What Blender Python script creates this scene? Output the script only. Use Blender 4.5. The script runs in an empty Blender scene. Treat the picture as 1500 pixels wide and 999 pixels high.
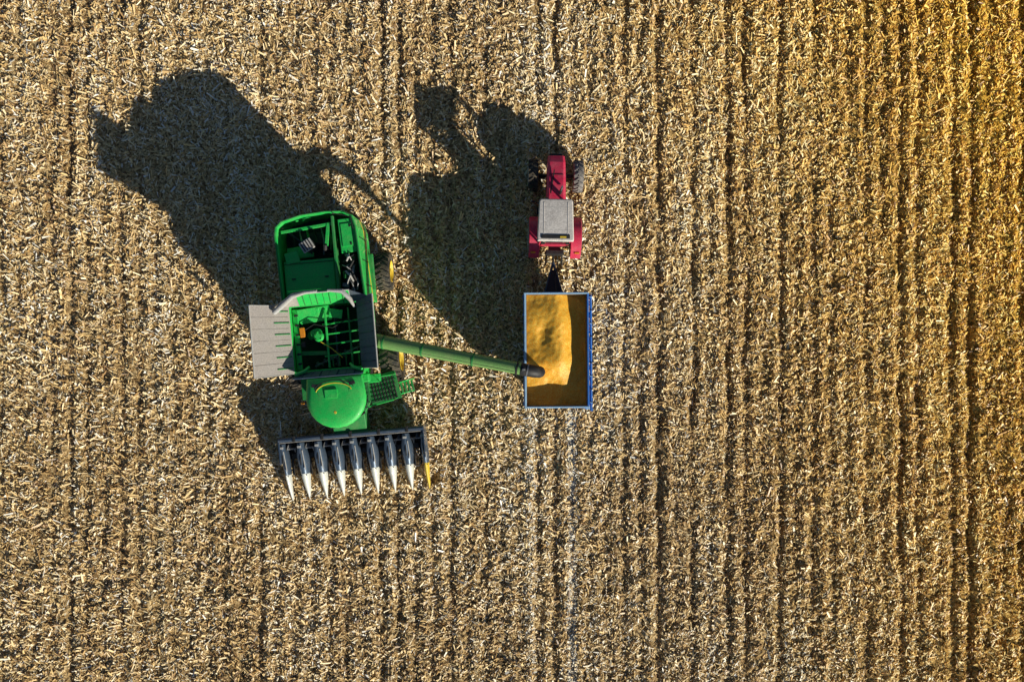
import bpy, math, numpy as np
from mathutils import Vector, Matrix
R = math.radians
scene = bpy.context.scene
scene.view_settings.view_transform = 'Standard'
scene.view_settings.look = 'None'
scene.view_settings.exposure = 0
COL = scene.collection
rng = np.random.default_rng(11)

# ------------------------------------------------------------------ materials
def newmat(name):
    m = bpy.data.materials.new(name); m.use_nodes = True
    nt = m.node_tree
    return m, nt, nt.nodes['Principled BSDF']

def ramp(nt, stops):
    r = nt.nodes.new('ShaderNodeValToRGB')
    e = r.color_ramp.elements
    while len(e) < len(stops): e.new(0.5)
    for i, (p, c) in enumerate(stops):
        e[i].position = p; e[i].color = (*c, 1)
    return r

def paint(name, col, rough=0.4, metal=0.0, dust=0.35, dustcol=(0.42, 0.32, 0.19), scale=3.0, coat=0.0, bump=0.05):
    m, nt, b = newmat(name)
    tc = nt.nodes.new('ShaderNodeTexCoord')
    n1 = nt.nodes.new('ShaderNodeTexNoise'); n1.inputs['Scale'].default_value = scale
    n1.inputs['Detail'].default_value = 6; n1.inputs['Roughness'].default_value = 0.7
    nt.links.new(tc.outputs['Object'], n1.inputs['Vector'])
    r = ramp(nt, [(0.42, (0, 0, 0)), (0.75, (dust, dust, dust))])
    nt.links.new(n1.outputs['Fac'], r.inputs[0])
    mx = nt.nodes.new('ShaderNodeMixRGB')
    mx.inputs[1].default_value = (*col, 1); mx.inputs[2].default_value = (*dustcol, 1)
    nt.links.new(r.outputs[0], mx.inputs[0])
    n2 = nt.nodes.new('ShaderNodeTexNoise'); n2.inputs['Scale'].default_value = scale * 9
    n2.inputs['Detail'].default_value = 4
    nt.links.new(tc.outputs['Object'], n2.inputs['Vector'])
    r2 = ramp(nt, [(0.3, (0.72, 0.72, 0.72)), (0.65, (1.1, 1.1, 1.1))])
    nt.links.new(n2.outputs['Fac'], r2.inputs[0])
    mu = nt.nodes.new('ShaderNodeMixRGB'); mu.blend_type = 'MULTIPLY'; mu.inputs[0].default_value = 1
    nt.links.new(mx.outputs[0], mu.inputs[1]); nt.links.new(r2.outputs[0], mu.inputs[2])
    nt.links.new(mu.outputs[0], b.inputs['Base Color'])
    rr = nt.nodes.new('ShaderNodeMapRange')
    rr.inputs['To Min'].default_value = rough * 0.8; rr.inputs['To Max'].default_value = min(1, rough + 0.35)
    nt.links.new(n1.outputs['Fac'], rr.inputs['Value'])
    nt.links.new(rr.outputs[0], b.inputs['Roughness'])
    b.inputs['Metallic'].default_value = metal
    b.inputs['Coat Weight'].default_value = coat
    bp = nt.nodes.new('ShaderNodeBump'); bp.inputs['Strength'].default_value = bump * 3; bp.inputs['Distance'].default_value = 0.012
    nt.links.new(n2.outputs['Fac'], bp.inputs['Height'])
    nt.links.new(bp.outputs[0], b.inputs['Normal'])
    return m

GREEN = paint('green_paint', (0.018, 0.60, 0.10), 0.38, dust=0.16, coat=0.3)
GREEN2 = paint('green_paint_worn', (0.015, 0.28, 0.06), 0.5, dust=0.2)
DGREEN = paint('hopper_green_shaded', (0.006, 0.05, 0.02), 0.6, dust=0.12)  # near-black green: shade deep in the tank put into the hopper colour
AUGERG = paint('auger_green', (0.20, 0.43, 0.12), 0.42, dust=0.3, coat=0.2)
YEL = paint('rim_yellow', (0.85, 0.60, 0.04), 0.4, dust=0.3)
PALE = paint('snout_pale', (0.80, 0.82, 0.76), 0.3, dust=0.25, coat=0.4, dustcol=(0.6, 0.56, 0.35))
SLATE = paint('snout_slate', (0.04, 0.07, 0.12), 0.3, dust=0.12, coat=0.5, metal=0.1)
HOODM = paint('row_hood_grey', (0.09, 0.135, 0.20), 0.22, dust=0.10, coat=0.8, metal=0.3)
GREY = paint('flap_grey', (0.42, 0.38, 0.35), 0.55, dust=0.35, dustcol=(0.45, 0.38, 0.3), bump=0.02)
GREYD = paint('flap_grey_shaded', (0.09, 0.12, 0.16), 0.5, dust=0.2, bump=0.02)  # dark blue-grey copy of the flap colour, with the shaded side painted in
LGREY = paint('rubber_grey', (0.48, 0.48, 0.47), 0.6, dust=0.4)
DARK = paint('black_steel', (0.014, 0.016, 0.02), 0.5, dust=0.10)
STEEL = paint('bare_steel', (0.30, 0.31, 0.33), 0.4, metal=0.7, dust=0.3)
RUB = paint('tyre_rubber', (0.025, 0.025, 0.026), 0.75, dust=0.55, scale=5)
RUBD = paint('tyre_rubber_dusty_lit', (0.13, 0.125, 0.12), 0.8, dust=0.85, dustcol=(0.6, 0.55, 0.5), scale=5)  # dusty rubber, base also paled to paint in the sunlit look
RED = paint('faded_red', (0.72, 0.022, 0.085), 0.42, dust=0.30, dustcol=(0.70, 0.30, 0.34), coat=0.2)
ROOF = paint('roof_grey', (0.78, 0.73, 0.68), 0.55, dust=0.7, dustcol=(0.42, 0.37, 0.33), scale=2)
BLUE = paint('trailer_blue', (0.02, 0.19, 0.70), 0.4, dust=0.2, coat=0.2)
LBLUE = paint('rim_lightblue', (0.36, 0.62, 0.90), 0.45, dust=0.3)
BINT = paint('trailer_inside', (0.20, 0.14, 0.09), 0.6, dust=0.5)
ORANGE = paint('orange_lens', (0.85, 0.30, 0.02), 0.3, dust=0.1)
m, nt, b = newmat('cab_glass')
b.inputs['Base Color'].default_value = (0.02, 0.03, 0.035, 1); b.inputs['Roughness'].default_value = 0.06
b.inputs['Coat Weight'].default_value = 0.5
GLASS = m

# ------------------------------------------------------------------ mesh helpers
def mesh_obj(name, verts, faces, mat, parent=None, smooth=False, bevel=0.0, loc=(0, 0, 0), rot=(0, 0, 0)):
    me = bpy.data.meshes.new(name)
    me.from_pydata([tuple(v) for v in verts], [], faces)
    me.validate(); me.update()
    ob = bpy.data.objects.new(name, me); COL.objects.link(ob)
    import bmesh
    bm = bmesh.new(); bm.from_mesh(me); bmesh.ops.recalc_face_normals(bm, faces=bm.faces); bm.to_mesh(me); bm.free()
    if smooth:
        me.polygons.foreach_set('use_smooth', [True] * len(me.polygons))
        try: me.set_sharp_from_angle(angle=R(38))
        except Exception: pass
    me.materials.append(mat)
    ob.location = loc; ob.rotation_euler = rot
    if parent: ob.parent = parent
    if bevel > 0:
        md = ob.modifiers.new('bevel', 'BEVEL'); md.width = bevel; md.segments = 2; md.limit_method = 'ANGLE'
    return ob

def box(name, c, s, mat, parent, rot=(0, 0, 0), bevel=0.015):
    x, y, z = s[0] / 2, s[1] / 2, s[2] / 2
    v = [(-x, -y, -z), (x, -y, -z), (x, y, -z), (-x, y, -z), (-x, -y, z), (x, -y, z), (x, y, z), (-x, y, z)]
    f = [(0, 3, 2, 1), (4, 5, 6, 7), (0, 1, 5, 4), (1, 2, 6, 5), (2, 3, 7, 6), (3, 0, 4, 7)]
    return mesh_obj(name, v, f, mat, parent, bevel=min(bevel, min(s) * 0.3), loc=c, rot=rot)

def bx(name, x0, x1, y0, y1, z0, z1, mat, parent, bevel=0.015):
    return box(name, ((x0 + x1) / 2, (y0 + y1) / 2, (z0 + z1) / 2), (x1 - x0, y1 - y0, z1 - z0), mat, parent, bevel=bevel)

def layers(name, polys, mat, parent, cap0=True, cap1=True, smooth=False, bevel=0.0):
    n = len(polys[0]); v = []; f = []
    for p in polys: v += list(p)
    for k in range(len(polys) - 1):
        for i in range(n):
            j = (i + 1) % n
            f.append((k * n + i, k * n + j, (k + 1) * n + j, (k + 1) * n + i))
    if cap0: f.append(tuple(range(n))[::-1])
    if cap1: f.append(tuple(range((len(polys) - 1) * n, len(polys) * n)))
    return mesh_obj(name, v, f, mat, parent, smooth=smooth, bevel=bevel)

def scaled(poly, s, z):
    cx = sum(p[0] for p in poly) / len(poly); cy = sum(p[1] for p in poly) / len(poly)
    return [(cx + (p[0] - cx) * s, cy + (p[1] - cy) * s, z) for p in poly]

def prism(name, poly, z0, z1, mat, parent, bevel=0.015, s=1.0):
    return layers(name, [scaled(poly, s, z0), scaled(poly, s, z1)], mat, parent, bevel=bevel)

def ringprism(name, poly, t, z0, z1, mat, parent, bevel=0.01, s=1.0):
    return layers_closed(name, [scaled(poly, s, z0), scaled(poly, s, z1), scaled(poly, s * (1 - t), z1), scaled(poly, s * (1 - t), z0)], mat, parent, bevel)

def layers_closed(name, polys, mat, parent, bevel):
    n = len(polys[0]); v = []; f = []; K = len(polys)
    for p in polys: v += list(p)
    for k in range(K):
        k2 = (k + 1) % K
        for i in range(n):
            j = (i + 1) % n
            f.append((k * n + i, k * n + j, k2 * n + j, k2 * n + i))
    return mesh_obj(name, v, f, mat, parent, bevel=bevel)

def tube(name, pts, r, mat, parent, n=14, cap=True):
    pts = [Vector(p) for p in pts]
    rs = r if isinstance(r, (list, tuple)) else [r] * len(pts)
    v = []; f = []
    up = Vector((0, 0, 1))
    for i, p in enumerate(pts):
        d = (pts[min(i + 1, len(pts) - 1)] - pts[max(i - 1, 0)]).normalized()
        a = d.cross(up)
        if a.length < 0.05: a = d.cross(Vector((0, 1, 0)))
        a.normalize(); c = a.cross(d).normalized()
        for k in range(n):
            t = 2 * math.pi * k / n
            v.append(p + (a * math.cos(t) + c * math.sin(t)) * rs[i])
    for i in range(len(pts) - 1):
        for k in range(n):
            j = (k + 1) % n
            f.append((i * n + k, i * n + j, (i + 1) * n + j, (i + 1) * n + k))
    if cap:
        f.append(tuple(range(n))); f.append(tuple(range((len(pts) - 1) * n, len(pts) * n)))
    return mesh_obj(name, v, f, mat, parent, smooth=True)

def panel(name, quad, t, mat, parent, bevel=0.0):
    q = [Vector(p) for p in quad]
    n = (q[1] - q[0]).cross(q[3] - q[0]).normalized() * (t / 2)
    v = [p + n for p in q] + [p - n for p in q]
    k = len(q)
    f = [tuple(range(k)), tuple(range(2 * k - 1, k - 1, -1))]
    for i in range(k):
        j = (i + 1) % k
        f.append((i, j, j + k, i + k))
    return mesh_obj(name, v, f, mat, parent, bevel=bevel)

def lathe(profile, n):
    v = []; f = []
    for (x, r) in profile:
        for k in range(n):
            t = 2 * math.pi * k / n
            v.append((x, r * math.cos(t), r * math.sin(t)))
    for i in range(len(profile) - 1):
        for k in range(n):
            j = (k + 1) % n
            f.append((i * n + k, i * n + j, (i + 1) * n + j, (i + 1) * n + k))
    return v, f

def wheel(name, parent, c, Rr, W, rimr, rimmat, yaw=0.0, lugs=22, tread=0.045, side=1, rub=None):
    e = bpy.data.objects.new(name, None); COL.objects.link(e); e.parent = parent
    e.location = c; e.rotation_euler = (0, 0, yaw); e.empty_display_size = 0.2
    w = W / 2
    Rb = Rr - tread
    prof = [(-w * 0.75, rimr), (-w * 0.98, rimr + (Rb - rimr) * 0.35), (-w, rimr + (Rb - rimr) * 0.7), (-w * 0.88, Rb * 0.975), (-w * 0.5, Rb), (w * 0.5, Rb),
            (w * 0.88, Rb * 0.975), (w, rimr + (Rb - rimr) * 0.7), (w * 0.98, rimr + (Rb - rimr) * 0.35), (w * 0.75, rimr)]
    v, f = lathe(prof, 48)
    def lug(s, a):
        o = len(v)
        for (x, da) in ((0.0, 0.0), (w * 0.6, 0.13), (w * 1.0, 0.2)):
            for th in (-0.045, 0.045):
                for rr in ((Rb * 0.97, Rr) if x < w * 0.9 else (Rb * 0.93, Rr * 0.975)):
                    t = a + da + th
                    v.append((s * x, rr * math.cos(t), rr * math.sin(t)))
        for q in (0, 4):
            f.extend([(o + q, o + q + 1, o + q + 5, o + q + 4), (o + q + 2, o + q + 3, o + q + 7, o + q + 6), (o + q + 1, o + q + 3, o + q + 7, o + q + 5)])
        f.append((o, o + 1, o + 3, o + 2)); f.append((o + 8, o + 9, o + 11, o + 10))
    for k in range(lugs):
        lug(1, 2 * math.pi * k / lugs); lug(-1, 2 * math.pi * (k + 0.5) / lugs)
    mesh_obj('tyre', v, f, rub or RUB, e, smooth=True)
    prof = [(-w * 0.7, rimr * 1.0), (-w * 0.72, rimr * 0.93), (-w * 0.1, rimr * 0.85), (side * w * 0.15, rimr * 0.4), (side * w * 0.35, rimr * 0.28), (side * w * 0.35, 0.001)]
    v2, f2 = lathe(prof, 32)
    mesh_obj('rim', v2, f2, rimmat, e, smooth=True)
    prof = [(w * 0.7, rimr * 1.0), (w * 0.72, rimr * 0.93), (w * 0.1, rimr * 0.85), (0, rimr * 0.4), (0, 0.001)]
    v2, f2 = lathe(prof, 32)
    mesh_obj('rim_inner', v2, f2, rimmat, e, smooth=True)
    v2, f2 = lathe([(side * w * 1.0, rimr * 1.06), (side * w * 1.02, rimr * 1.0), (side * w * 0.8, rimr * 0.93), (side * w * 0.3, rimr * 0.8)], 32)
    mesh_obj('rim_flange', v2, f2, rimmat, e, smooth=True)
    tube('hub', [(side * w * 0.2, 0, 0), (side * w * 0.9, 0, 0)], rimr * 0.3, rimmat, e)
    return e

def empty(name, loc, rz=0.0):
    e = bpy.data.objects.new(name, None); COL.objects.link(e)
    e.location = loc; e.rotation_euler = (0, 0, rz); e.empty_display_size = 0.5
    return e

# ------------------------------------------------------------------ terrain height
def vnoise(x, y, sx, sy, seed):
    g = np.random.default_rng(seed).random((257, 257)); g[256] = g[0]; g[:, 256] = g[:, 0]
    u = x / sx + 1000.37; v = y / sy + 1000.71
    i = np.floor(u).astype(np.int64); j = np.floor(v).astype(np.int64)
    fu = u - i; fv = v - j
    fu = fu * fu * (3 - 2 * fu); fv = fv * fv * (3 - 2 * fv)
    i %= 256; j %= 256
    return (g[i, j] * (1 - fu) + g[i + 1, j] * fu) * (1 - fv) + (g[i, j + 1] * (1 - fu) + g[i + 1, j + 1] * fu) * fv

ROW = 0.76
RUTD = np.random.default_rng(79).random(4096) ** 1.2 * 0.9
def rut_mask(x, y):
    """0..1 : furrow between the rows, every gap with its own depth"""
    u = x + 0.20 * (vnoise(x, y, 1.5, 1.3, 3) - 0.5) + 0.38
    k = np.round(u / ROW).astype(np.int64)
    dx = u - k * ROW
    d = RUTD[(k + 2048) % 4096]
    d = d * (0.15 + 1.25 * vnoise(k * 3.7, y, 1.0, 1.6, 6)) * (0.7 + 0.35 * np.clip((x + 6) / 18, 0, 1))
    return np.clip(d * np.exp(-(dx / 0.15) ** 2), 0, 1)
def terrain(x, y):
    u = x + 0.20 * (vnoise(x, y, 1.5, 1.3, 3) - 0.5)
    amp = 0.2 + 0.8 * vnoise(x, y, 1.9, 8.0, 4)
    h = 0.028 * amp * np.cos(2 * math.pi * u / ROW)
    h += 0.04 * (vnoise(x, y, 0.55, 9.0, 5) - 0.5)
    h -= 0.145 * rut_mask(x, y)
    tr = np.clip(vnoise(x, y * 0 + 3.0, 1.1, 1.0, 8) * 2.2 - 0.9, 0, 1)     # tyre lug chevrons
    h += 0.032 * tr * np.sin(2 * math.pi * (y + 0.8 * np.abs(((x / 1.1) % 1.0) - 0.5) * 1.1) / 0.29)
    h += 0.10 * (vnoise(x, y, 0.38, 0.38, 9) - 0.5) + 0.07 * (vnoise(x, y, 0.18, 0.18, 10) - 0.5)
    return h

def axis(dense, step, far):
    a = np.arange(-dense, dense + step / 2, step)
    out = [dense]; s = step
    while out[-1] < far:
        s *= 1.28; out.append(out[-1] + s)
    o = np.array(out[1:])
    return np.concatenate([-o[::-1], a, o])
xs = axis(27.0, 0.07, 2500); ys = axis(19.5, 0.07, 2500)
X, Y = np.meshgrid(xs, ys)
Z = terrain(X, Y)
fade = np.clip(1 - (np.maximum(np.abs(X) - 30, np.abs(Y) - 22)) / 20, 0, 1)
Z = Z * fade
nx, ny = len(xs), len(ys)
co = np.stack([X.ravel(), Y.ravel(), Z.ravel()], 1).astype(np.float32)
ii = (np.arange(ny - 1)[:, None] * nx + np.arange(nx - 1)[None, :]).ravel()
quads = np.stack([ii, ii + 1, ii + nx + 1, ii + nx], 1).astype(np.int32)

def fast_mesh(name, co, quads, mat, tint=None, smooth=False):
    me = bpy.data.meshes.new(name)
    me.vertices.add(len(co)); me.vertices.foreach_set('co', co.astype(np.float32).ravel())
    me.loops.add(quads.size); me.loops.foreach_set('vertex_index', quads.ravel().astype(np.int32))
    me.polygons.add(len(quads)); me.polygons.foreach_set('loop_start', np.arange(0, quads.size, 4, dtype=np.int32))
    me.polygons.foreach_set('loop_total', np.full(len(quads), 4, dtype=np.int32))
    if smooth: me.polygons.foreach_set('use_smooth', np.ones(len(quads), dtype=bool))
    if tint is not None:
        a = me.attributes.new('tint', 'FLOAT', 'FACE'); a.data.foreach_set('value', tint.astype(np.float32))
    me.update(calc_edges=True)
    ob = bpy.data.objects.new(name, me); COL.objects.link(ob); me.materials.append(mat)
    return ob

def glow_tint(nt, src):
    """warm flare glow mixed into straw and soil colour towards the north-east"""
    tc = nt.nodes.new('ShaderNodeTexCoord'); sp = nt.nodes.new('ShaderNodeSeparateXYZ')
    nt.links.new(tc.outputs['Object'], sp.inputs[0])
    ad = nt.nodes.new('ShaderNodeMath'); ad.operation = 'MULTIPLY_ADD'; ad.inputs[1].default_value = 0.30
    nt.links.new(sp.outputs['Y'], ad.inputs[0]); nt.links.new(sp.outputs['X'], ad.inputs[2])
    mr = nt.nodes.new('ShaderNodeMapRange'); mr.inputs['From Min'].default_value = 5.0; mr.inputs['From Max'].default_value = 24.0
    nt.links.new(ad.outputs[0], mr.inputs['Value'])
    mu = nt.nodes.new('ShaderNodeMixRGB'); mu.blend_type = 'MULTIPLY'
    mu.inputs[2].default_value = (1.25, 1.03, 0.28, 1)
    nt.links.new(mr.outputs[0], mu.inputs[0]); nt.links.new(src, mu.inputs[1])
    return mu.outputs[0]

# ground material
m, nt, b = newmat('soil_and_chaff'); GROUND = m
tc = nt.nodes.new('ShaderNodeTexCoord')
n1 = nt.nodes.new('ShaderNodeTexNoise'); n1.inputs['Scale'].default_value = 7; n1.inputs['Detail'].default_value = 5; n1.inputs['Roughness'].default_value = 0.75
nt.links.new(tc.outputs['Object'], n1.inputs['Vector'])
r = ramp(nt, [(0.38, (0.13, 0.075, 0.03)), (0.48, (0.42, 0.27, 0.11)), (0.58, (0.82, 0.60, 0.30)), (0.72, (0.95, 0.82, 0.56))])
nt.links.new(n1.outputs['Fac'], r.inputs[0])
nt.links.new(glow_tint(nt, r.outputs[0]), b.inputs['Base Color'])
b.inputs['Roughness'].default_value = 0.9; b.inputs['Specular IOR Level'].default_value = 0.2
n3 = nt.nodes.new('ShaderNodeTexNoise'); n3.inputs['Scale'].default_value = 26; n3.inputs['Detail'].default_value = 3
nt.links.new(tc.outputs['Object'], n3.inputs['Vector'])
bp = nt.nodes.new('ShaderNodeBump'); bp.inputs['Distance'].default_value = 0.06; bp.inputs['Strength'].default_value = 1.0
nt.links.new(n3.outputs['Fac'], bp.inputs['Height']); nt.links.new(bp.outputs[0], b.inputs['Normal'])
fast_mesh('ground', co, quads, GROUND, smooth=True)

# straw material
m, nt, b = newmat('corn_straw'); STRAW = m
at = nt.nodes.new('ShaderNodeAttribute'); at.attribute_name = 'tint'
r = ramp(nt, [(0.0, (0.18, 0.09, 0.03)), (0.25, (0.52, 0.31, 0.11)), (0.55, (0.92, 0.66, 0.29)), (0.8, (0.97, 0.82, 0.52)), (1.0, (0.98, 0.94, 0.84))])
nt.links.new(at.outputs['Fac'], r.inputs[0])
nt.links.new(glow_tint(nt, r.outputs[0]), b.inputs['Base Color'])
b.inputs['Roughness'].default_value = 0.45; b.inputs['Specular IOR Level'].default_value = 0.6

# scattered straw, husks and leaves
N = 400000
px = rng.uniform(-27, 27, N); py = rng.uniform(-19.5, 19.5, N)
dens = (0.30 + 1.1 * vnoise(px, py, 0.40, 0.9, 21) * (0.4 + 1.1 * vnoise(px, py, 1.7, 2.5, 22))) * (1 - 0.8 * rut_mask(px, py))
keep = rng.random(N) < dens
nb = 3600
bxx = np.concatenate([rng.normal(2.64, 0.10, nb), rng.normal(0.86, 0.12, nb // 5)]); byy = rng.uniform(-19.5, -2.6, len(bxx))
px = np.concatenate([px[keep], bxx]); py = np.concatenate([py[keep], byy])
N = len(px); K = len(bxx)
L = np.clip(rng.lognormal(math.log(0.145), 0.5, N), 0.05, 0.48); Wd = np.clip(rng.lognormal(math.log(0.043), 0.4, N), 0.016, 0.095)
L[-K:] = np.clip(L[-K:], 0.04, 0.14)
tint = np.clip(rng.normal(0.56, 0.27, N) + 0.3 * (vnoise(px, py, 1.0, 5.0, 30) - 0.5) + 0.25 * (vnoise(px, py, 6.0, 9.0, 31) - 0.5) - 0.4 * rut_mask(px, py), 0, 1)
tint[-K:] = np.clip(rng.normal(0.9, 0.15, K), 0, 1)
# leaf normals biased towards the south-east sun, to brighten the field
nrm = np.stack([rng.normal(0, 0.45, N) + 0.32, rng.normal(0, 0.45, N) - 0.33, np.ones(N)], 1)
nrm[-K:, :2] *= 0.5
nrm /= np.linalg.norm(nrm, axis=1)[:, None]
yaw = rng.uniform(0, 2 * math.pi, N)
d = np.stack([np.cos(yaw), np.sin(yaw), np.zeros(N)], 1)
d -= nrm * np.sum(d * nrm, 1)[:, None]; d /= np.linalg.norm(d, axis=1)[:, None]
side = np.cross(nrm, d)
c = np.stack([px, py, terrain(px, py) + 0.015 + np.abs(d[:, 2]) * L * 0.4 + rng.exponential(0.010, N)], 1)
a = d * (L / 2)[:, None]; s = side * (Wd / 2)[:, None]
tp = rng.uniform(0.2, 1.0, N)[:, None]
V = np.stack([c - a - s, c + a - s * tp, c + a + s * tp, c - a + s], 1).reshape(-1, 3)
T = tint
rows = np.arange(-36, 37) * ROW
sx, sy2 = [], []
for rx in rows:
    yy = np.arange(-19.5, 19.5, 0.19); yy = yy + rng.normal(0, 0.05, len(yy))
    k = rng.random(len(yy)) < 0.55
    yy = yy[k]; sx.append(np.full(len(yy), rx) + rng.normal(0, 0.06, len(yy))); sy2.append(yy)
sx = np.concatenate(sx); sy2 = np.concatenate(sy2); M = len(sx)
hh = rng.uniform(0.05, 0.18, M); ww = rng.uniform(0.012, 0.024, M)
lean = rng.normal(0, 0.35, (M, 2)) * hh[:, None]
zb = terrain(sx, sy2) - 0.03
ang = rng.uniform(0, math.pi, M)
base = np.stack([sx, sy2, zb], 1); top = base + np.stack([lean[:, 0], lean[:, 1], hh + 0.03], 1)
VS = []
for off in (0, math.pi / 2):
    o = np.stack([np.cos(ang + off), np.sin(ang + off), np.zeros(M)], 1) * ww[:, None]
    VS.append(np.stack([base - o, base + o, top + o, top - o], 1))
VS = np.concatenate(VS, 0).reshape(-1, 3)
V = np.concatenate([V, VS], 0); T = np.concatenate([T, np.tile(np.clip(rng.normal(0.6, 0.2, M), 0, 1), 2)])
fast_mesh('corn_stubble', V, np.arange(len(V)).reshape(-1, 4), STRAW, tint=T)

# ================================================================== COMBINE HARVESTER
C = empty('combine_harvester', (-7.21, 0.2, 0), R(5.1))
hood = [(-1.72, 1.30), (-1.80, 4.1), (-1.74, 4.42), (-1.50, 4.64), (-.7, 4.84), (.3, 4.90), (1.0, 4.86), (1.36, 4.65), (1.48, 4.2), (1.64, 1.30)][::-1]
ringprism('rear_hood_shell', hood, 0.075, 1.15, 3.38, GREEN, C, bevel=0.03)
ringprism('rear_hood_lip', hood, 0.03, 3.38, 3.44, GREEN2, C, bevel=0.01, s=0.985)
prism('hood_stripe', hood, 2.0, 2.14, YEL, C, s=1.004, bevel=0.003)
prism('lower_hull', hood, 0.85, 1.2, DARK, C, s=0.93)
prism('engine_bay_floor', hood, 2.05, 2.15, DARK, C, s=0.93)
bx('chassis', -1.1, 1.1, -2.0, 4.2, 0.7, 1.5, DARK, C)
bx('straw_chopper', -1.15, 1.15, 4.3, 5.0, 0.75, 1.5, DARK, C)
box('engine_cover', (-0.56, 2.32, 3.15), (2.0, 1.5, 0.14), GREEN, C, rot=(R(-2), 0, 0), bevel=0.04)
box('cover_upstand', (-1.2, 3.2, 3.2), (0.55, 0.45, 0.10), GREEN, C, rot=(0, 0, R(10)), bevel=0.03)
for yv in (1.75, 2.95): box('cover_seam', (-0.56, yv, 3.235), (1.95, 0.025, 0.02), DARK, C)
for xv in (-1.2, 0.1): box('cover_handle', (xv, 2.35, 3.24), (0.16, 0.05, 0.04), DARK, C)
box('cover_step', (-0.95, 3.42, 2.85), (1.05, 0.5, 0.12), GREEN, C, rot=(R(-8), 0, R(4)), bevel=0.03)
box('divider', (0.53, 3.1, 2.95), (0.10, 3.2, 0.8), GREEN2, C, bevel=0.02)
box('side_deck', (1.06, 3.88, 3.25), (0.62, 1.35, 0.10), GREEN, C, rot=(0, 0, R(2)), bevel=0.03)
box('side_deck_hatch', (1.06, 3.9, 3.32), (0.42, 0.9, 0.03), GREEN, C, rot=(0, 0, R(2)), bevel=0.01)
for yv in (3.55, 4.25): box('hatch_latch', (1.2, yv, 3.345), (0.06, 0.10, 0.02), DARK, C)
box('rear_crossbar', (-0.5, 4.32, 3.22), (2.1, 0.12, 0.10), GREEN, C, rot=(0, 0, R(5)))
box('rear_bar', (0.28, 4.0, 3.24), (0.14, 0.9, 0.10), GREEN, C, rot=(0, 0, R(-10)))
tube('bay_arm', [(-1.5, 4.4, 3.2), (-0.9, 3.9, 3.25), (-0.4, 3.3, 3.2)], 0.035, DARK, C, n=8)
box('fan_shroud', (-0.5, 4.0, 2.32), (1.0, 0.5, 0.35), DARK, C, bevel=0.05)
tube('air_cleaner', [(-0.52, 3.62, 2.7), (-0.52, 3.62, 3.38)], [0.24, 0.27], DARK, C, n=20)
box('air_cleaner_cap', (-0.52, 3.6, 3.43), (0.50, 0.44, 0.09), LGREY, C, rot=(0, 0, R(28)), bevel=0.03)
for i in range(4): box('cap_slot', (-0.52 + (i - 1.5) * 0.11 * math.cos(R(28)), 3.6 + (i - 1.5) * 0.11 * math.sin(R(28)), 3.48), (0.05, 0.38, 0.02), DARK, C, rot=(0, 0, R(28)))
tube('exhaust', [(0.2, 3.4, 2.5), (0.2, 3.4, 3.5), (0.24, 3.55, 3.62)], 0.08, DARK, C)
bx('machinery_floor', 0.66, 1.45, 1.45, 3.18, 2.5, 2.6, DARK, C)
mr_ = np.random.default_rng(5)
for i in range(24):
    x0 = mr_.uniform(0.72, 1.38); y0 = mr_.uniform(1.5, 3.0); z0 = mr_.uniform(2.9, 3.3)
    x1 = mr_.uniform(0.72, 1.38); y1 = min(3.15, y0 + mr_.uniform(0.2, 0.8))
    tube('hose', [(x0, y0, z0), ((x0 + x1) / 2 + 0.06, (y0 + y1) / 2, z0 + 0.13), (x1, y1, z0 - 0.05)], mr_.uniform(0.018, 0.045), [DARK, STEEL, DARK, LGREY][i % 4], C, n=8)
for i in range(11):
    x0 = mr_.uniform(0.78, 1.32); y0 = mr_.uniform(1.6, 3.05)
    box('engine_block', (x0, y0, 2.9), (mr_.uniform(.12, .3), mr_.uniform(.12, .35), mr_.uniform(.2, .5)), [STEEL, DARK, GREEN2][i % 3], C, rot=(0, 0, mr_.uniform(-.3, .3)))
tube('pulley', [(1.0, 2.2, 3.0), (1.12, 2.2, 3.0)], 0.22, STEEL, C, n=20)
for i in range(6):
    x0 = -1.3 + i * 0.3
    tube('bay_pipe', [(x0, 3.3, 2.55), (x0 + 0.1, 3.9, 2.7), (x0 - 0.05, 4.4, 2.4)], 0.03 + 0.01 * (i % 3), [DARK, STEEL, GREEN2][i % 3], C, n=8)
tube('rear_rail', [(0.62, 4.75, 3.4), (0.62, 4.75, 3.62), (1.3, 4.55, 3.62), (1.38, 4.1, 3.62), (1.38, 4.1, 3.4)], 0.018, DARK, C, n=8)
for yv in (1.9, 2.9, 3.8): box('flank_seam', (1.645 - 0.055 * (yv - 1.3), yv, 2.6), (0.03, 0.03, 1.2), DARK, C, rot=(0, 0, R(3)))
bx('rear_wheel_arch', 1.35, 1.72, 1.75, 3.3, 1.60, 1.78, GREEN2, C, bevel=0.05)

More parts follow.
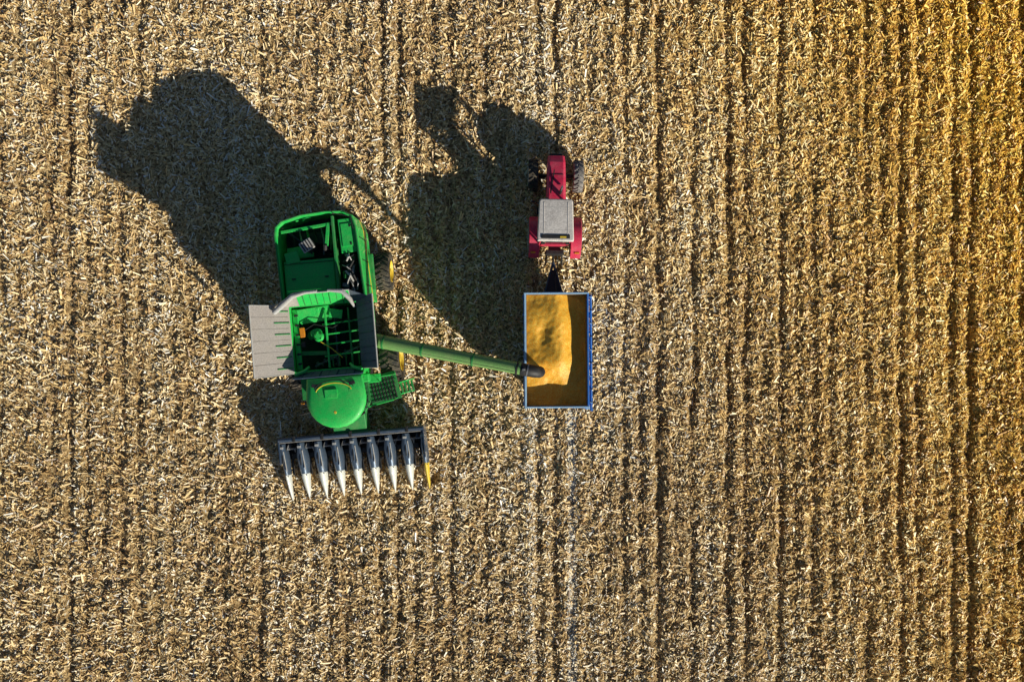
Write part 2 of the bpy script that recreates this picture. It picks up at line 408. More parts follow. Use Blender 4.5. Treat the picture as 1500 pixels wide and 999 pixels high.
# grain tank ---------------------------------------------------------
tank = [(-1.5, -1.38), (1.5, -1.38), (1.5, 1.32), (-1.5, 1.32)]
ringprism('tank_wall', tank, 0.07, 1.3, 3.5, GREEN, C, bevel=0.02)
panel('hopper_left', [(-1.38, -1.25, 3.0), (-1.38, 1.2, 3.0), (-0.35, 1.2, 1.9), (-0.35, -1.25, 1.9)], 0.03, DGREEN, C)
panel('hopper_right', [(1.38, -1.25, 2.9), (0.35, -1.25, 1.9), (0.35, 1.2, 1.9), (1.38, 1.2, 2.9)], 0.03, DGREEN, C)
bx('hopper_floor', -0.36, 0.36, -1.3, 1.25, 1.75, 1.88, DARK, C)
def helix(name, p0, p1, r, turns, mat, parent):
    p0, p1 = Vector(p0), Vector(p1); d = (p1 - p0); Ln = d.length; d.normalize()
    a = d.cross(Vector((0, 0, 1))); a = a.normalized() if a.length > 0.05 else Vector((1, 0, 0)); c2 = a.cross(d)
    v = []; f = []; n = int(turns * 16)
    for i in range(n + 1):
        t = 2 * math.pi * turns * i / n; q = p0 + d * (Ln * i / n)
        e = a * math.cos(t) + c2 * math.sin(t)
        v += [q + e * 0.03, q + e * r]
        if i: f.append((2 * i - 2, 2 * i - 1, 2 * i + 1, 2 * i))
    mesh_obj(name, v, f, mat, parent)
    tube(name + '_shaft', [p0, p1], 0.045, mat, parent, n=8)
helix('cross_auger', (0.0, -1.25, 2.15), (0.0, 1.2, 2.15), 0.17, 9, STEEL, C)
helix('cross_auger_side', (-0.75, -1.15, 2.9), (1.2, -0.45, 2.75), 0.15, 7, STEEL, C)
helix('fill_auger', (-0.9, 0.1, 2.5), (-0.35, 0.15, 3.55), 0.19, 3, GREEN, C)
tube('fill_auger_tube', [(-0.9, 0.12, 2.2), (-0.52, 0.15, 3.35)], 0.17, GREEN, C, n=16)
tube('fill_auger_cap', [(-0.36, 0.0, 3.45), (-0.36, 0.0, 3.56)], [0.2, 0.14], GREEN, C, n=20)
for i in range(4):
    t = R(45 + 90 * i); box('cap_bolt', (-0.36 + 0.13 * math.cos(t), 0.13 * math.sin(t), 3.56), (0.04, 0.04, 0.04), DARK, C)
box('fill_box', (-1.02, 0.22, 3.35), (0.18, 0.38, 0.14), ORANGE, C, rot=(0, 0, R(3)))
box('sensor_box', (-1.0, -0.25, 3.37), (0.16, 0.2, 0.12), DARK, C)
for yv in (-0.75, -0.30, 0.10, 0.5):
    box('tank_brace', (0.55, yv, 3.30), (1.55, 0.06, 0.12), GREEN, C, rot=(0, 0, R(3)))
box('tank_brace_wide', (-0.75, -0.62, 3.22), (1.2, 0.16, 0.10), GREEN2, C, rot=(0, 0, R(-4)))
box('tank_brace_long', (-0.05, -0.1, 3.42), (0.08, 2.3, 0.06), GREEN, C)
box('tank_brace_long', (0.85, -0.1, 3.38), (0.06, 2.3, 0.05), GREEN2, C)
box('tank_sill', (-1.25, -0.05, 3.30), (0.22, 2.4, 0.08), GREEN, C, rot=(0, R(-15), 0))
for i in range(6): box('sill_slot', (-1.22, -1.0 + 0.38 * i, 3.35), (0.16, 0.08, 0.04), DARK, C)
for i in range(5):
    box('inner_step', (-0.35 + 0.15 * i, 0.98 - 0.02 * i, 3.34 - 0.05 * i), (0.12, 0.32, 0.05), GREEN, C, rot=(R(20), 0, 0))
box('tank_cover_plate', (-0.5, 0.88, 3.30), (1.3, 0.6, 0.05), GREEN, C, rot=(R(18), 0, R(4)), bevel=0.02)
box('tank_cover_fold', (0.35, 0.85, 3.34), (0.5, 0.35, 0.05), GREEN, C, rot=(R(8), R(10), R(-12)), bevel=0.02)
for i in range(5): box('rung', (0.05 + 0.25 * i, -1.0, 3.2 - 0.04 * i), (0.05, 0.45, 0.04), GREEN2, C)
tube('tank_cable', [(-0.9, 0.3, 3.42), (-0.5, 0.5, 3.46), (0.2, 0.3, 3.44), (0.8, 0.6, 3.44), (1.3, 0.4, 3.4)], 0.018, DARK, C, n=6)
tube('tank_cable', [(-0.3, -0.2, 3.5), (0.1, -0.5, 3.46), (0.5, -0.9, 3.44)], 0.018, YEL, C, n=6)
def flap(name, quad, mat, ribs, ribmat, along, edge=LGREY, planks=True):
    panel(name, quad, 0.03, mat, C)
    q = [Vector(p) for p in quad]
    nrm = (q[1] - q[0]).cross(q[3] - q[0]).normalized()
    if nrm.z < 0: nrm = -nrm
    for k in range(ribs):
        t = (k + 0.5) / ribs
        a = q[0].lerp(q[1], t); c_ = q[3].lerp(q[2], t)
        a = a.lerp(c_, 0.03); c2 = a.lerp(c_, along)
        tube(name + '_rib', [a + nrm * 0.03, c2 + nrm * 0.03], 0.022, ribmat, C, n=6)
        if planks:
            a2 = q[0].lerp(q[1], k / ribs + 0.002).lerp(q[3].lerp(q[2], k / ribs + 0.002), 0.05)
            c3 = q[0].lerp(q[1], k / ribs + 0.002).lerp(q[3].lerp(q[2], k / ribs + 0.002), 0.97)
            tube(name + '_seam', [a2 + nrm * 0.013, c3 + nrm * 0.013], 0.010, DARK, C, n=4)
    tube(name + '_edge', [q[3], q[2]], 0.03, edge, C, n=8)
    tube(name + '_end', [q[0], q[3]], 0.022, edge, C, n=6); tube(name + '_end', [q[1], q[2]], 0.022, edge, C, n=6)
flap('left_flap', [(-1.42, -1.35, 3.52), (-1.42, 1.30, 3.52), (-2.62, 1.38, 4.48), (-2.66, -1.38, 4.48)], GREY, 6, GREEN2, 0.4)
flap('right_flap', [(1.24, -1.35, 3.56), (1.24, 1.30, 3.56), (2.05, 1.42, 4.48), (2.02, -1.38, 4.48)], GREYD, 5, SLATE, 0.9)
flap('rear_flap', [(-1.0, 1.27, 3.52), (1.0, 1.27, 3.52), (1.15, 1.66, 4.3), (-0.9, 1.66, 4.3)], GREEN, 4, GREEN2, 0.9)
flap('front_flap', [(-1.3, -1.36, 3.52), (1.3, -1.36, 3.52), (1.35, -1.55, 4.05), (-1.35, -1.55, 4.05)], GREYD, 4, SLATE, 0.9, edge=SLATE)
panel('gusset', [(-1.42, 1.27, 3.52), (-1.0, 1.27, 3.52), (-0.9, 1.66, 4.3), (-1.9, 1.30, 3.95)], 0.03, GREY, C)
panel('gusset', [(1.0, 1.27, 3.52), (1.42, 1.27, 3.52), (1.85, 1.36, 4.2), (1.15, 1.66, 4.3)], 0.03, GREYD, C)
tube('gusset_fold', [(-1.85, 1.05, 4.02), (-1.45, 1.32, 4.15), (-1.0, 1.6, 4.33), (-0.5, 1.69, 4.36), (-0.05, 1.70, 4.36)], [0.10, 0.12, 0.10, 0.07, 0.05], LGREY, C, n=10)
tube('gusset_fold', [(0.35, 1.70, 4.34), (0.9, 1.62, 4.33), (1.15, 1.3, 4.2), (1.25, 1.0, 4.0)], [0.05, 0.09, 0.09, 0.04], LGREY, C, n=10)
tube('gusset_fold', [(-1.3, -1.42, 3.9), (-0.95, -1.3, 3.75), (-0.8, -1.15, 3.6)], [0.07, 0.08, 0.05], GREEN, C, n=10)
tube('gusset_fold', [(1.3, -1.42, 3.9), (0.95, -1.3, 3.75), (0.8, -1.15, 3.6)], [0.07, 0.08, 0.05], GREEN, C, n=10)

# cab ------------------------------------------------------------------
cab = []
cx0 = 0.12
cab += [(cx0 + 1.12, -1.62), (cx0 - 1.05, -1.62)]
for k in range(0, 13):
    t = math.pi + math.pi * k / 12
    cab.append((cx0 + 0.03 + 1.17 * math.cos(t), -2.45 + 1.16 * math.sin(t)))
layers('cab_roof', [scaled(cab, 0.95, 3.52), scaled(cab, 1.0, 3.58), scaled(cab, 1.0, 3.66), scaled(cab, 0.95, 3.74), scaled(cab, 0.80, 3.80), scaled(cab, 0.45, 3.845), scaled(cab, 0.05, 3.86)], GREEN, C, smooth=True)
layers('cab_glass', [scaled(cab, 0.82, 2.0), scaled(cab, 0.90, 3.52)], GLASS, C)
prism('cab_floor', cab, 1.75, 1.99, GREEN2, C, s=0.86)
for i in (0, 1, 5, 11):
    q = scaled(cab, 0.905, 0)
    tube('pillar', [(q[i][0] * 0.95, q[i][1], 2.0), (q[i][0], q[i][1], 3.53)], 0.04, DARK, C, n=6)
arc = [(cx0 + 0.70 * math.cos(t), -2.20 + 0.36 * math.sin(t), 3.845 - 0.02 * abs(math.cos(t))) for t in np.linspace(R(170), R(10), 14)]
tube('roof_line', arc, 0.018, YEL, C, n=6)
tube('roof_line', [(p[0] * 1.1, p[1] + 0.1, p[2] - 0.02) for p in arc], 0.018, DARK, C, n=6)
for s_ in (-1, 1): tube('roof_groove', [(cx0 + s_ * 0.62, -2.1, 3.825), (cx0 + s_ * 0.5, -2.7, 3.81), (cx0 + s_ * 0.25, -3.1, 3.785)], 0.016, GREEN2, C, n=6)
tube('roof_line', [(cx0 + 0.1 * i, -3.15 + 0.008 * i * i, 3.775) for i in range(-4, 5)], 0.014, DARK, C, n=6)
box('roof_hatch', (cx0 - 0.1, -2.25, 3.86), (0.5, 0.34, 0.03), GREEN, C, bevel=0.01)
for s_ in (-1, 1): box('roof_vent', (cx0 + s_ * 0.72, -1.9, 3.795), (0.24, 0.14, 0.03), DARK, C, rot=(0, 0, R(10 * s_)), bevel=0.01)
tube('gps_dome', [(cx0, -2.98, 3.78), (cx0, -2.98, 3.87)], [0.09, 0.05], YEL, C, n=16)
tube('antenna', [(cx0 + 0.6, -1.8, 3.7), (cx0 + 0.6, -1.8, 4.15)], 0.008, DARK, C, n=6)
for i in range(6):
    t = R(215 + 22 * i)
    box('work_light', (cx0 + 1.14 * math.cos(t), -2.45 + 1.14 * math.sin(t), 3.58), (0.14, 0.08, 0.07), DARK, C, rot=(0, 0, t + R(90)))
tube('mirror_arm', [(-0.95, -2.9, 3.3), (-1.35, -3.0, 3.25), (-1.4, -3.0, 2.9)], 0.02, DARK, C, n=6)
box('mirror', (-1.42, -3.0, 2.85), (0.22, 0.06, 0.42), DARK, C)
tube('beacon', [(-1.28, -2.55, 3.15), (-1.28, -2.55, 3.32)], [0.06, 0.05], ORANGE, C, n=12)
tube('beacon_arm', [(-0.95, -2.5, 3.15), (-1.28, -2.55, 3.15)], 0.02, DARK, C, n=6)
tube('mirror_arm', [(1.15, -2.9, 3.3), (1.55, -3.05, 3.25), (1.55, -3.05, 2.9)], 0.02, DARK, C, n=6)
box('mirror', (1.56, -3.05, 2.85), (0.22, 0.06, 0.42), DARK, C)
bx('cab_back_deck', -1.2, 1.25, -1.60, -1.40, 1.9, 3.40, GREEN, C)
bx('deck_box', 0.65, 1.35, -1.95, -1.62, 2.6, 3.0, GREEN, C, bevel=0.04)
PR = R(10)
box('platform', (1.72, -2.3, 1.95), (1.25, 1.15, 0.06), GREEN2, C, rot=(0, 0, PR))
for i in range(8): box('platform_grate', (1.27 + 0.13 * i, -2.3, 1.995), (0.045, 1.05, 0.02), DARK, C, rot=(0, 0, PR))
for i in range(6): box('platform_grate', (1.72, -2.75 + 0.18 * i, 2.01), (1.05, 0.04, 0.02), DARK, C, rot=(0, 0, PR))
tube('rail', [(1.2, -2.95, 2.0), (1.2, -2.95, 2.95), (2.25, -2.75, 2.95), (2.25, -2.75, 2.0)], 0.025, GREEN, C, n=8)
tube('rail', [(1.2, -2.95, 2.5), (2.25, -2.75, 2.5)], 0.02, GREEN, C, n=8)
tube('rail', [(2.25, -1.75, 2.0), (2.25, -1.75, 2.95), (1.6, -1.8, 2.95)], 0.025, GREEN, C, n=8)
box('ladder_side', (2.5, -2.6, 1.45), (0.9, 0.05, 0.14), GREEN, C, rot=(0, R(50), PR))
box('ladder_side', (2.58, -2.1, 1.45), (0.9, 0.05, 0.14), GREEN, C, rot=(0, R(50), PR))
for i in range(5): box('ladder_step', (2.28 + 0.13 * i, -2.35, 1.78 - 0.16 * i), (0.10, 0.5, 0.04), GREEN2, C, rot=(0, 0, PR))
box('tool_box', (1.42, -1.85, 2.2), (0.5, 0.35, 0.35), GREEN, C, bevel=0.03)
box('left_platform', (-1.35, -2.0, 1.95), (0.6, 1.0, 0.06), GREEN2, C)
wheel('front_wheel_right', C, (2.02, -1.12, 1.0), 1.0, 0.80, 0.55, YEL, lugs=24, side=1)
wheel('front_wheel_left', C, (-1.82, -1.12, 1.0), 1.0, 0.80, 0.55, YEL, lugs=24, side=-1)
wheel('rear_wheel_right', C, (2.0, 2.60, 0.82), 0.82, 0.60, 0.44, YEL, yaw=R(-3), lugs=20, side=1)
wheel('rear_wheel_left', C, (-1.72, 2.60, 0.82), 0.82, 0.60, 0.44, YEL, yaw=R(-3), lugs=20, side=-1)
tube('front_axle', [(-1.5, -1.12, 1.0), (1.7, -1.12, 1.0)], 0.18, DARK, C)
tube('rear_axle', [(-1.5, 2.60, 0.82), (1.8, 2.60, 0.82)], 0.12, DARK, C)
tube('auger_elbow', [(1.66, -0.28, 1.6), (1.66, -0.28, 3.35), (1.74, -0.31, 3.62), (1.95, -0.37, 3.80), (2.2, -0.44, 3.90)], [0.22, 0.22, 0.24, 0.25, 0.25], AUGERG, C, n=20)
A0, A1 = Vector((2.1, -0.41, 3.88)), Vector((7.4, -1.92, 4.52))
tube('unloading_auger', [A0, A1], [0.26, 0.225], AUGERG, C, n=24)
for t in (0.02, 0.30, 0.66, 0.97):
    p = A0.lerp(A1, t); q = A0.lerp(A1, t + 0.012)
    tube('auger_band', [p, q], 0.272 - 0.03 * t, GREEN2 if t < .9 else DARK, C, n=24)
tube('auger_hose', [A0.lerp(A1, t) + Vector((0, -0.14, 0.21 - 0.02 * t)) for t in np.linspace(0, 0.95, 6)], 0.012, DARK, C, n=6)
tube('auger_spout', [A1, A1 + Vector((0.28, -0.08, 0.0)), A1 + Vector((0.52, -0.15, -0.10)), A1 + Vector((0.68, -0.19, -0.32)), A1 + Vector((0.72, -0.20, -0.60))], [0.235, 0.24, 0.235, 0.225, 0.22], DARK, C, n=20, cap=False)
tube('spout_band', [A1 + Vector((0.22, -0.06, 0)), A1 + Vector((0.27, -0.075, 0))], 0.25, STEEL, C, n=20)
box('spout_lamp', tuple(A1 + Vector((0.1, -0.02, 0.25))), (0.12, 0.08, 0.07), STEEL, C)

layers('feeder_house', [[(-0.75, -2.2, 0.9), (0.75, -2.2, 0.9), (0.75, -2.2, 1.9), (-0.75, -2.2, 1.9)],
                        [(-0.7, -4.2, 0.35), (0.7, -4.2, 0.35), (0.7, -4.2, 1.05), (-0.7, -4.2, 1.05)]], GREEN2, C, bevel=0.03)
# corn header ---------------------------------------------------------------
bx('header_back', -3.05, 3.05, -4.28, -4.18, 0.35, 1.15, DARK, C)
tube('header_beam', [(-3.08, -4.16, 1.12), (3.08, -4.16, 1.12)], 0.10, SLATE, C, n=12)
bx('header_beam_cap', -3.05, 3.05, -4.30, -4.25, 1.10, 1.13, LGREY, C)
for k in range(5): bx('beam_bracket', -2.4 + 1.2 * k - 0.06, -2.4 + 1.2 * k + 0.06, -4.28, -4.02, 1.16, 1.24, DARK, C)
bx('header_floor', -3.05, 3.05, -5.1, -4.28, 0.25, 0.33, DARK, C)
helix('header_auger', (-2.95, -4.62, 0.62), (2.95, -4.62, 0.62), 0.24, 15, STEEL, C)
bx('header_end', -3.10, -3.04, -5.2, -4.1, 0.3, 1.18, SLATE, C)
bx('header_end', 3.04, 3.10, -5.2, -4.1, 0.3, 1.18, SLATE, C)
def snout_sections(x, secs):
    out = []
    for (y, w, z0, z1) in secs:
        pts = []
        for k in range(13):
            t = math.pi * k / 12
            pts.append((x + w / 2 * math.cos(t), y, z0 + (z1 - z0) * math.sin(t) ** 0.8))
        out.append(pts)
    return out
for i in range(9):
    x = -3.0 + 0.75 * i
    endw = 0.62 if i in (0, 8) else 1.0
    layers('row_hood', snout_sections(x, [(-4.36, 0.30 * endw, 0.7, 1.06), (-4.62, 0.40 * endw, 0.55, 1.06), (-4.95, 0.50 * endw, 0.5, 1.0), (-5.35, 0.48 * endw, 0.42, 0.86), (-5.74, 0.40 * endw, 0.36, 0.72)]), HOODM, C, smooth=True)
    layers('snout', snout_sections(x, [(-5.72, 0.37 * endw, 0.36, 0.74), (-5.86, 0.37 * endw, 0.33, 0.70), (-6.30, 0.26 * endw, 0.24, 0.50), (-6.72, 0.12, 0.14, 0.26), (-6.94, 0.03, 0.10, 0.14)]), YEL if i == 8 else PALE, C, smooth=True)
    box('hood_painted_highlight', (x + 0.12 * endw, -5.1, 0.95), (0.035, 0.9, 0.05), LGREY, C, rot=(R(11), 0, R(2)))  # light grey strip painted in as the glint along the hood edge
    box('hood_ridge', (x, -5.0, 1.0), (0.05, 0.6, 0.05), DARK, C)
    box('hood_hinge', (x, -4.5, 1.08), (0.16, 0.10, 0.05), LGREY, C)
    for s_ in (-1, 1): tube('snout_bolt', [(x + s_ * 0.11 * endw, -5.78, 0.68), (x + s_ * 0.11 * endw, -5.78, 0.72)], 0.02, DARK, C, n=6)
    if i < 8:
        xm = x + 0.375
        for s_ in (-1, 1):
            bx('gathering_chain', xm + s_ * 0.09 - 0.02, xm + s_ * 0.09 + 0.02, -5.85, -4.85, 0.42, 0.48, DARK, C)
            bx('deck_plate', xm + s_ * 0.16 - 0.04, xm + s_ * 0.16 + 0.04, -5.8, -4.8, 0.34, 0.40, DARK, C)
        bx('row_unit', xm - 0.12, xm + 0.12, -5.05, -4.85, 0.36, 0.50, DARK, C)

# ================================================================== TRACTOR
T_ = empty('tractor', (1.84, 5.9, 0), R(-1.0))
hp = lambda w, y, z0, z1: [(-w, y, z0), (w, y, z0), (w, y, z1 - 0.08), (w * 0.75, y, z1), (-w * 0.75, y, z1), (-w, y, z1 - 0.08)]
layers('bonnet', [hp(0.41, -0.15, 0.85, 1.62), hp(0.40, 0.8, 0.85, 1.58), hp(0.38, 1.6, 0.8, 1.48), hp(0.35, 1.90, 0.8, 1.36)], RED, T_, bevel=0.02)
box('bonnet_vent', (-0.16, 0.75, 1.60), (0.05, 1.0, 0.02), DARK, T_, rot=(0, 0, R(-8)))
box('bonnet_seam', (0, 1.05, 1.565), (0.6, 0.02, 0.012), DARK, T_)
for s_ in (-1, 1):
    for k in range(5): box('side_grille', (s_ * 0.415, 0.4 + 0.17 * k, 1.2), (0.02, 0.10, 0.3), DARK, T_)
box('grille', (0, 1.92, 1.08), (0.5, 0.03, 0.42), DARK, T_)
box('front_weight', (0, 2.0, 0.72), (0.55, 0.22, 0.28), DARK, T_, bevel=0.03)
box('engine_sump', (0, 0.7, 0.72), (0.45, 2.2, 0.4), DARK, T_)
box('gearbox', (0, -1.2, 0.85), (0.5, 1.9, 0.5), DARK, T_)
tube('front_axle', [(-0.85, 1.18, 0.66), (0.85, 1.18, 0.66)], 0.09, DARK, T_)
tube('rear_axle', [(-0.85, -1.5, 0.82), (0.85, -1.5, 0.82)], 0.13, DARK, T_)
wheel('front_wheel_left', T_, (-0.95, 1.18, 0.68), 0.68, 0.42, 0.36, ROOF, lugs=18, side=-1, rub=RUB)
wheel('front_wheel_right', T_, (0.97, 1.18, 0.68), 0.68, 0.42, 0.36, ROOF, lugs=18, side=1, rub=RUBD)
wheel('rear_wheel_left', T_, (-0.90, -1.5, 0.82), 0.82, 0.46, 0.45, ROOF, lugs=20, side=-1, rub=RUBD)
wheel('rear_wheel_right', T_, (0.90, -1.5, 0.82), 0.82, 0.46, 0.45, ROOF, lugs=20, side=1, rub=RUBD)
for s_ in (-1, 1):
    v = []; f = []; n = 14
    for k in range(n + 1):
        t = R(25 + 140 * k / n)
        for (xx, rr) in ((0.66, 0.92), (1.08, 0.92), (1.10, 0.87), (1.10, 0.84), (0.66, 0.88)):
            v.append((s_ * xx, -1.5 + rr * math.cos(t), 0.82 + rr * math.sin(t)))
    for k in range(n):
        for q in range(5):
            f.append((k * 5 + q, k * 5 + (q + 1) % 5, (k + 1) * 5 + (q + 1) % 5, (k + 1) * 5 + q))
    mesh_obj('fender', v, f, RED, T_, smooth=True)
    box('tail_lamp', (s_ * 0.92, -2.2, 1.45), (0.2, 0.08, 0.08), ORANGE, T_)
    box('fender_inner', (s_ * 0.66, -1.45, 1.35), (0.04, 1.3, 0.6), RED, T_)
    box('cab_step', (s_ * 0.62, -0.35, 0.75), (0.3, 0.3, 0.05), DARK, T_)
cxr = -0.06
bx('cab_floor', -0.62, 0.62, -1.85, -0.25, 1.0, 1.15, DARK, T_)
cp4 = [(-0.62 + cxr, -1.85), (0.62 + cxr, -1.85), (0.58 + cxr, -0.25), (-0.58 + cxr, -0.25)]
for (a_, b2) in cp4:
    tube('cab_pillar', [(a_, b2, 1.1), (a_ * 0.97, b2 * 0.98 - 0.02, 2.62)], 0.045, RED, T_, n=8)
bx('rear_window', -0.56, 0.5, -1.86, -1.84, 1.75, 2.55, GLASS, T_, bevel=0)
bx('door_left', -0.68, -0.66, -1.2, -0.4, 1.2, 2.0, GLASS, T_, bevel=0)
bx('lower_rear_panel', -0.6, 0.55, -1.9, -1.86, 1.1, 1.72, RED, T_)
box('seat', (0, -1.2, 1.4), (0.5, 0.5, 0.25), DARK, T_, bevel=0.05); box('seat_back', (0, -1.48, 1.7), (0.48, 0.12, 0.6), DARK, T_, bevel=0.05)
tube('steering_column', [(0, -0.45, 1.2), (0, -0.62, 1.75)], 0.03, DARK, T_, n=8)
roofp = [(-0.72 + cxr, -1.90), (0.72 + cxr, -1.90), (0.74 + cxr, -1.82), (0.68 + cxr, -0.28), (0.62 + cxr, -0.20), (-0.62 + cxr, -0.20), (-0.68 + cxr, -0.28), (-0.74 + cxr, -1.82)]
layers('cab_roof', [scaled(roofp, 0.97, 2.60), scaled(roofp, 1.0, 2.65), scaled(roofp, 1.0, 2.74), scaled(roofp, 0.95, 2.80), scaled(roofp, 0.1, 2.82)], ROOF, T_, bevel=0.01)
for i in (0, 4): box('roof_rib', (cxr - 0.48 + 0.24 * i, -1.02, 2.808), (0.03, 1.35, 0.018), ROOF, T_)
for k in range(4): box('roof_crease', (cxr, -0.55 - 0.3 * k, 2.806), (0.9, 0.015, 0.012), LGREY, T_)
box('roof_vent', (cxr, -1.72, 2.81), (1.15, 0.16, 0.05), DARK, T_, bevel=0.02)
box('roof_sticker', (cxr + 0.3, -1.74, 2.84), (0.25, 0.07, 0.012), YEL, T_)
for s_ in (-1, 1):
    box('roof_lamp', (cxr + s_ * 0.5, -1.97, 2.62), (0.16, 0.08, 0.1), DARK, T_)
    tube('mirror_arm', [(s_ * 0.62, -0.3, 2.2), (s_ * 0.95, -0.22, 2.2)], 0.015, DARK, T_, n=6)
    box('mirror', (s_ * 0.97, -0.22, 2.15), (0.14, 0.04, 0.26), DARK, T_)
tube('exhaust_stack', [(0.16, 0.25, 1.5), (0.16, 0.25, 2.3)], 0.06, DARK, T_, n=10)
tube('exhaust_tip', [(0.16, 0.25, 2.3), (0.16, 0.25, 2.95)], 0.04, STEEL, T_, n=10)
box('battery_box', (-0.3, -0.05, 1.5), (0.25, 0.25, 0.2), DARK, T_)
for s_ in (-1, 1): tube('lift_arm', [(s_ * 0.3, -2.0, 0.8), (s_ * 0.36, -2.65, 0.62)], 0.035, DARK, T_, n=8)
box('hitch_frame', (0, -2.15, 0.95), (0.75, 0.2, 0.5), DARK, T_, bevel=0.03)
tube('hydraulic_hose', [(0.1, -2.1, 1.1), (0.16, -2.6, 1.0), (0.05, -3.2, 0.9), (0.1, -3.9, 1.1)], 0.02, DARK, T_, n=6)

# ================================================================== GRAIN TRAILER
G = empty('grain_trailer', (1.80, -0.37, 0), R(0.4))
hx, hy = 1.28, 2.31
ZB, ZT = 1.05, 2.66
bx('side_left', -hx, -hx + 0.05, -hy, hy, ZB, ZT, BLUE, G); bx('side_right', hx - 0.05, hx, -hy, hy, ZB, ZT, BLUE, G)
bx('tail_gate', -hx + 0.05, hx - 0.05, -hy, -hy + 0.05, ZB, ZT, BLUE, G); bx('head_board', -hx + 0.05, hx - 0.05, hy - 0.05, hy, ZB, ZT, BLUE, G)
bx('floor', -hx + 0.05, hx - 0.05, -hy + 0.05, hy - 0.05, ZB, ZB + 0.06, BLUE, G)
for s_ in (-1, 1):
    bx('inner_lining', s_ * (hx - 0.065) - 0.012, s_ * (hx - 0.065) + 0.012, -hy + 0.06, hy - 0.06, ZB + 0.1, ZT - 0.02, BINT, G, bevel=0)
    bx('side_rim', s_ * (hx - 0.015) - 0.04, s_ * (hx - 0.015) + 0.04, -hy + 0.03, hy - 0.03, ZT + 0.002, ZT + 0.06, LBLUE if s_ < 0 else BLUE, G)
    bx('end_rim', -hx - 0.03, hx + 0.03, s_ * (hy - 0.02) - 0.035, s_ * (hy - 0.02) + 0.035, ZT + 0.004, ZT + 0.064, LBLUE, G)
    bx('end_lining', -hx + 0.08, hx - 0.08, s_ * (hy - 0.065) - 0.012, s_ * (hy - 0.065) + 0.012, ZB + 0.1, ZT - 0.02, BINT, G, bevel=0)
    for k in range(7):
        yy = -hy + 0.12 + k * (2 * hy - 0.24) / 6
        bx('side_post', s_ * (hx + 0.035) - 0.035, s_ * (hx + 0.035) + 0.035, yy - 0.04, yy + 0.04, ZB - 0.05, ZT - 0.02, BLUE, G)
    bx('mid_rail', s_ * (hx + 0.02) - 0.02, s_ * (hx + 0.02) + 0.02, -hy, hy, 1.84, 1.92, BLUE, G)
    bx('chassis_rail', s_ * 0.45 - 0.06, s_ * 0.45 + 0.06, -hy, hy, 0.82, 1.04, DARK, G)
tube('rolled_tarp', [(hx + 0.10, y_, ZT - 0.02 + 0.01 * math.sin(y_ * 5)) for y_ in np.linspace(-hy - 0.15, hy - 0.1, 12)], 0.05, BLUE, G, n=10)
for k in range(9): box('tarp_strap', (hx + 0.10, -hy + 0.2 + k * 0.53, ZT + 0.0), (0.12, 0.03, 0.12), SLATE if k % 2 else LBLUE, G)
tube('ladder_rail', [(hx - 0.1, -hy - 0.08, 0.8), (hx - 0.1, -hy - 0.08, ZT + 0.05)], 0.02, LBLUE, G, n=6)
tube('ladder_rail', [(hx + 0.18, -hy - 0.08, 0.8), (hx + 0.18, -hy - 0.08, ZT + 0.05)], 0.02, LBLUE, G, n=6)
for k in range(6): tube('ladder_rung', [(hx - 0.1, -hy - 0.08, 1.0 + 0.3 * k), (hx + 0.18, -hy - 0.08, 1.0 + 0.3 * k)], 0.015, LBLUE, G, n=6)
for s_ in (-1, 1):
    for yv in (-1.35, 1.35):
        wheel('wheel', G, (s_ * 0.98, yv, 0.5), 0.5, 0.3, 0.28, BLUE, lugs=18, tread=0.02, side=s_)
for yv in (-1.35, 1.35): tube('axle', [(-0.9, yv, 0.5), (0.9, yv, 0.5)], 0.06, DARK, G)
tube('drawbar', [(-0.42, hy - 0.1, 0.75), (0.0, hy + 1.45, 0.62)], 0.055, SLATE, G, n=8)
tube('drawbar', [(0.42, hy - 0.1, 0.75), (0.0, hy + 1.45, 0.62)], 0.055, SLATE, G, n=8)
tube('tow_eye', [(0.0, hy + 1.4, 0.62), (0.0, hy + 1.72, 0.62)], 0.05, DARK, G, n=8)
panel('drawbar_plate', [(-0.36, hy + 0.1, 0.83), (0.36, hy + 0.1, 0.83), (0.06, hy + 1.1, 0.75), (-0.06, hy + 1.1, 0.75)], 0.03, DARK, G)
bx('front_bumper', -0.5, 0.5, hy + 0.03, hy + 0.13, 1.05, 1.25, BLUE, G)
box('steering_turntable', (0, 1.35, 0.72), (0.9, 0.9, 0.12), DARK, G)
# corn
m, nt, b = newmat('corn_kernels'); CORN = m
tc = nt.nodes.new('ShaderNodeTexCoord')
vo = nt.nodes.new('ShaderNodeTexVoronoi'); vo.inputs['Scale'].default_value = 40
nt.links.new(tc.outputs['Object'], vo.inputs['Vector'])
sc = nt.nodes.new('ShaderNodeSeparateColor'); nt.links.new(vo.outputs['Color'], sc.inputs[0])
r = ramp(nt, [(0.0, (0.88, 0.33, 0.015)), (0.5, (1.0, 0.50, 0.03)), (1.0, (1.0, 0.70, 0.13))])
nt.links.new(sc.outputs[0], r.inputs[0])
nt.links.new(r.outputs[0], b.inputs['Base Color']); b.inputs['Roughness'].default_value = 0.45
bp = nt.nodes.new('ShaderNodeBump'); bp.inputs['Distance'].default_value = 0.012; bp.inputs['Strength'].default_value = 0.6; bp.invert = True
nt.links.new(vo.outputs['Distance'], bp.inputs['Height']); nt.links.new(bp.outputs[0], b.inputs['Normal'])
gx = np.linspace(-hx + 0.075, hx - 0.075, 110); gy = np.linspace(-hy + 0.075, hy - 0.075, 200)
GX, GY = np.meshgrid(gx, gy)
ridge = 0.08 - 0.07 * GY + 0.06 * np.sin(GY * 2.1)      # crest line of the heap
rr = GX - ridge
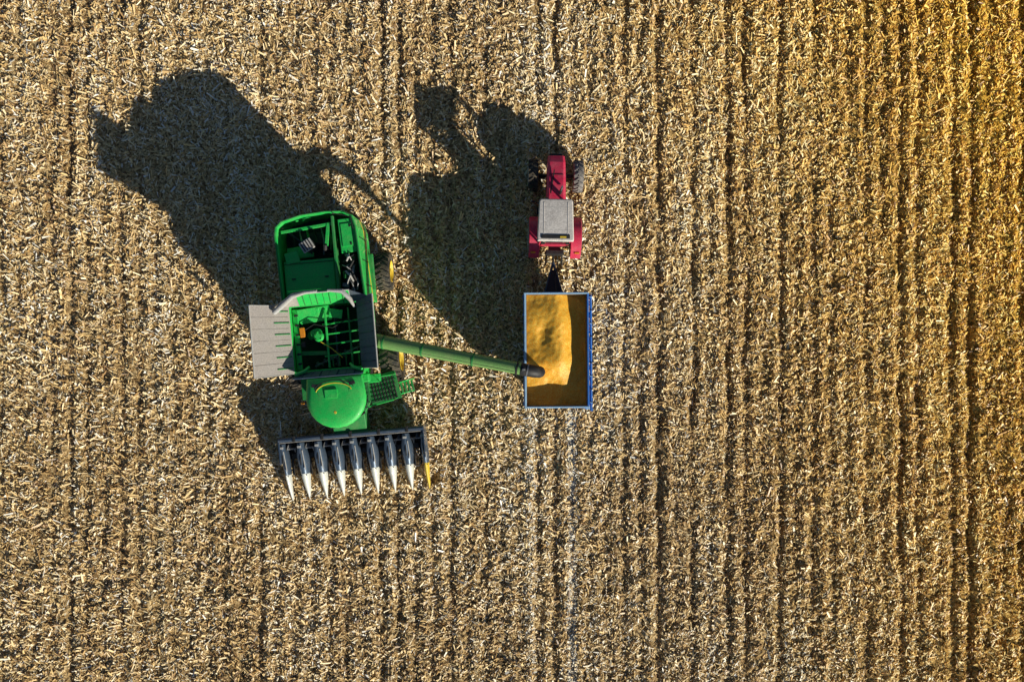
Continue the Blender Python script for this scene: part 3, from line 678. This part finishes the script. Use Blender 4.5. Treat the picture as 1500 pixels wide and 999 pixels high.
prof = np.where(rr < 0, np.exp(-(rr / 1.25) ** 2), np.exp(-(rr / 0.52) ** 2))
H = 2.22 + 0.48 * prof * np.exp(-np.clip(-(GY + 0.45), 0, 9) ** 2 / 0.68 ** 2) * np.exp(-np.clip(GY - 1.0, 0, 9) ** 2 / 1.9 ** 2)
H += 0.08 * np.exp(-((GX + 1.2) / 0.5) ** 2)
H -= 0.10 * np.exp(-np.abs((GX + 0.52) / 0.26) ** 2.5 - np.abs((GY - 0.75 - 0.3 * GX) / 0.55) ** 2.5)
H += 0.06 * (vnoise(GX, GY, 0.5, 0.5, 41) - 0.5) + 0.025 * (vnoise(GX, GY, 0.15, 0.15, 42) - 0.5)
gc = np.stack([GX.ravel(), GY.ravel(), H.ravel()], 1)
n_x = len(gx); i0 = (np.arange(len(gy) - 1)[:, None] * n_x + np.arange(n_x - 1)[None, :]).ravel()
corn = fast_mesh('corn_load', gc, np.stack([i0, i0 + 1, i0 + n_x + 1, i0 + n_x], 1), CORN, smooth=True)
corn.parent = G
tube('corn_stream', [(-0.72, -0.82, 3.98), (-0.70, -0.83, 3.3), (-0.70, -0.83, 2.3)], [0.12, 0.11, 0.15], CORN, G, n=14)

# ------------------------------------------------------------------ light
el = R(19.8); hxn, hyn = 0.69, -0.725
w = bpy.data.worlds.new('World'); scene.world = w; w.use_nodes = True
wn = w.node_tree; bg = wn.nodes['Background']
sky = wn.nodes.new('ShaderNodeTexSky'); sky.sky_type = 'NISHITA'; sky.sun_disc = False
sky.sun_elevation = el; sky.sun_rotation = math.atan2(hxn, hyn)
sky.ozone_density = 4.0; sky.dust_density = 0.5
wn.links.new(sky.outputs[0], bg.inputs[0]); bg.inputs[1].default_value = 0.05
sun = bpy.data.lights.new('sun', 'SUN'); sun.energy = 5.0; sun.angle = R(0.5); sun.color = (1.0, 0.94, 0.80)
so = bpy.data.objects.new('sun', sun); COL.objects.link(so)
dirv = Vector((-hxn * math.cos(el), -hyn * math.cos(el), -math.sin(el)))
so.rotation_euler = dirv.to_track_quat('-Z', 'Y').to_euler(); so.location = (20, -20, 15)
cam = bpy.data.cameras.new('camera'); cam.sensor_width = 36; cam.lens = 25.6; cam.clip_end = 8000
cobj = bpy.data.objects.new('camera', cam); COL.objects.link(cobj); cobj.location = (0, 0, 32)
scene.camera = cobj
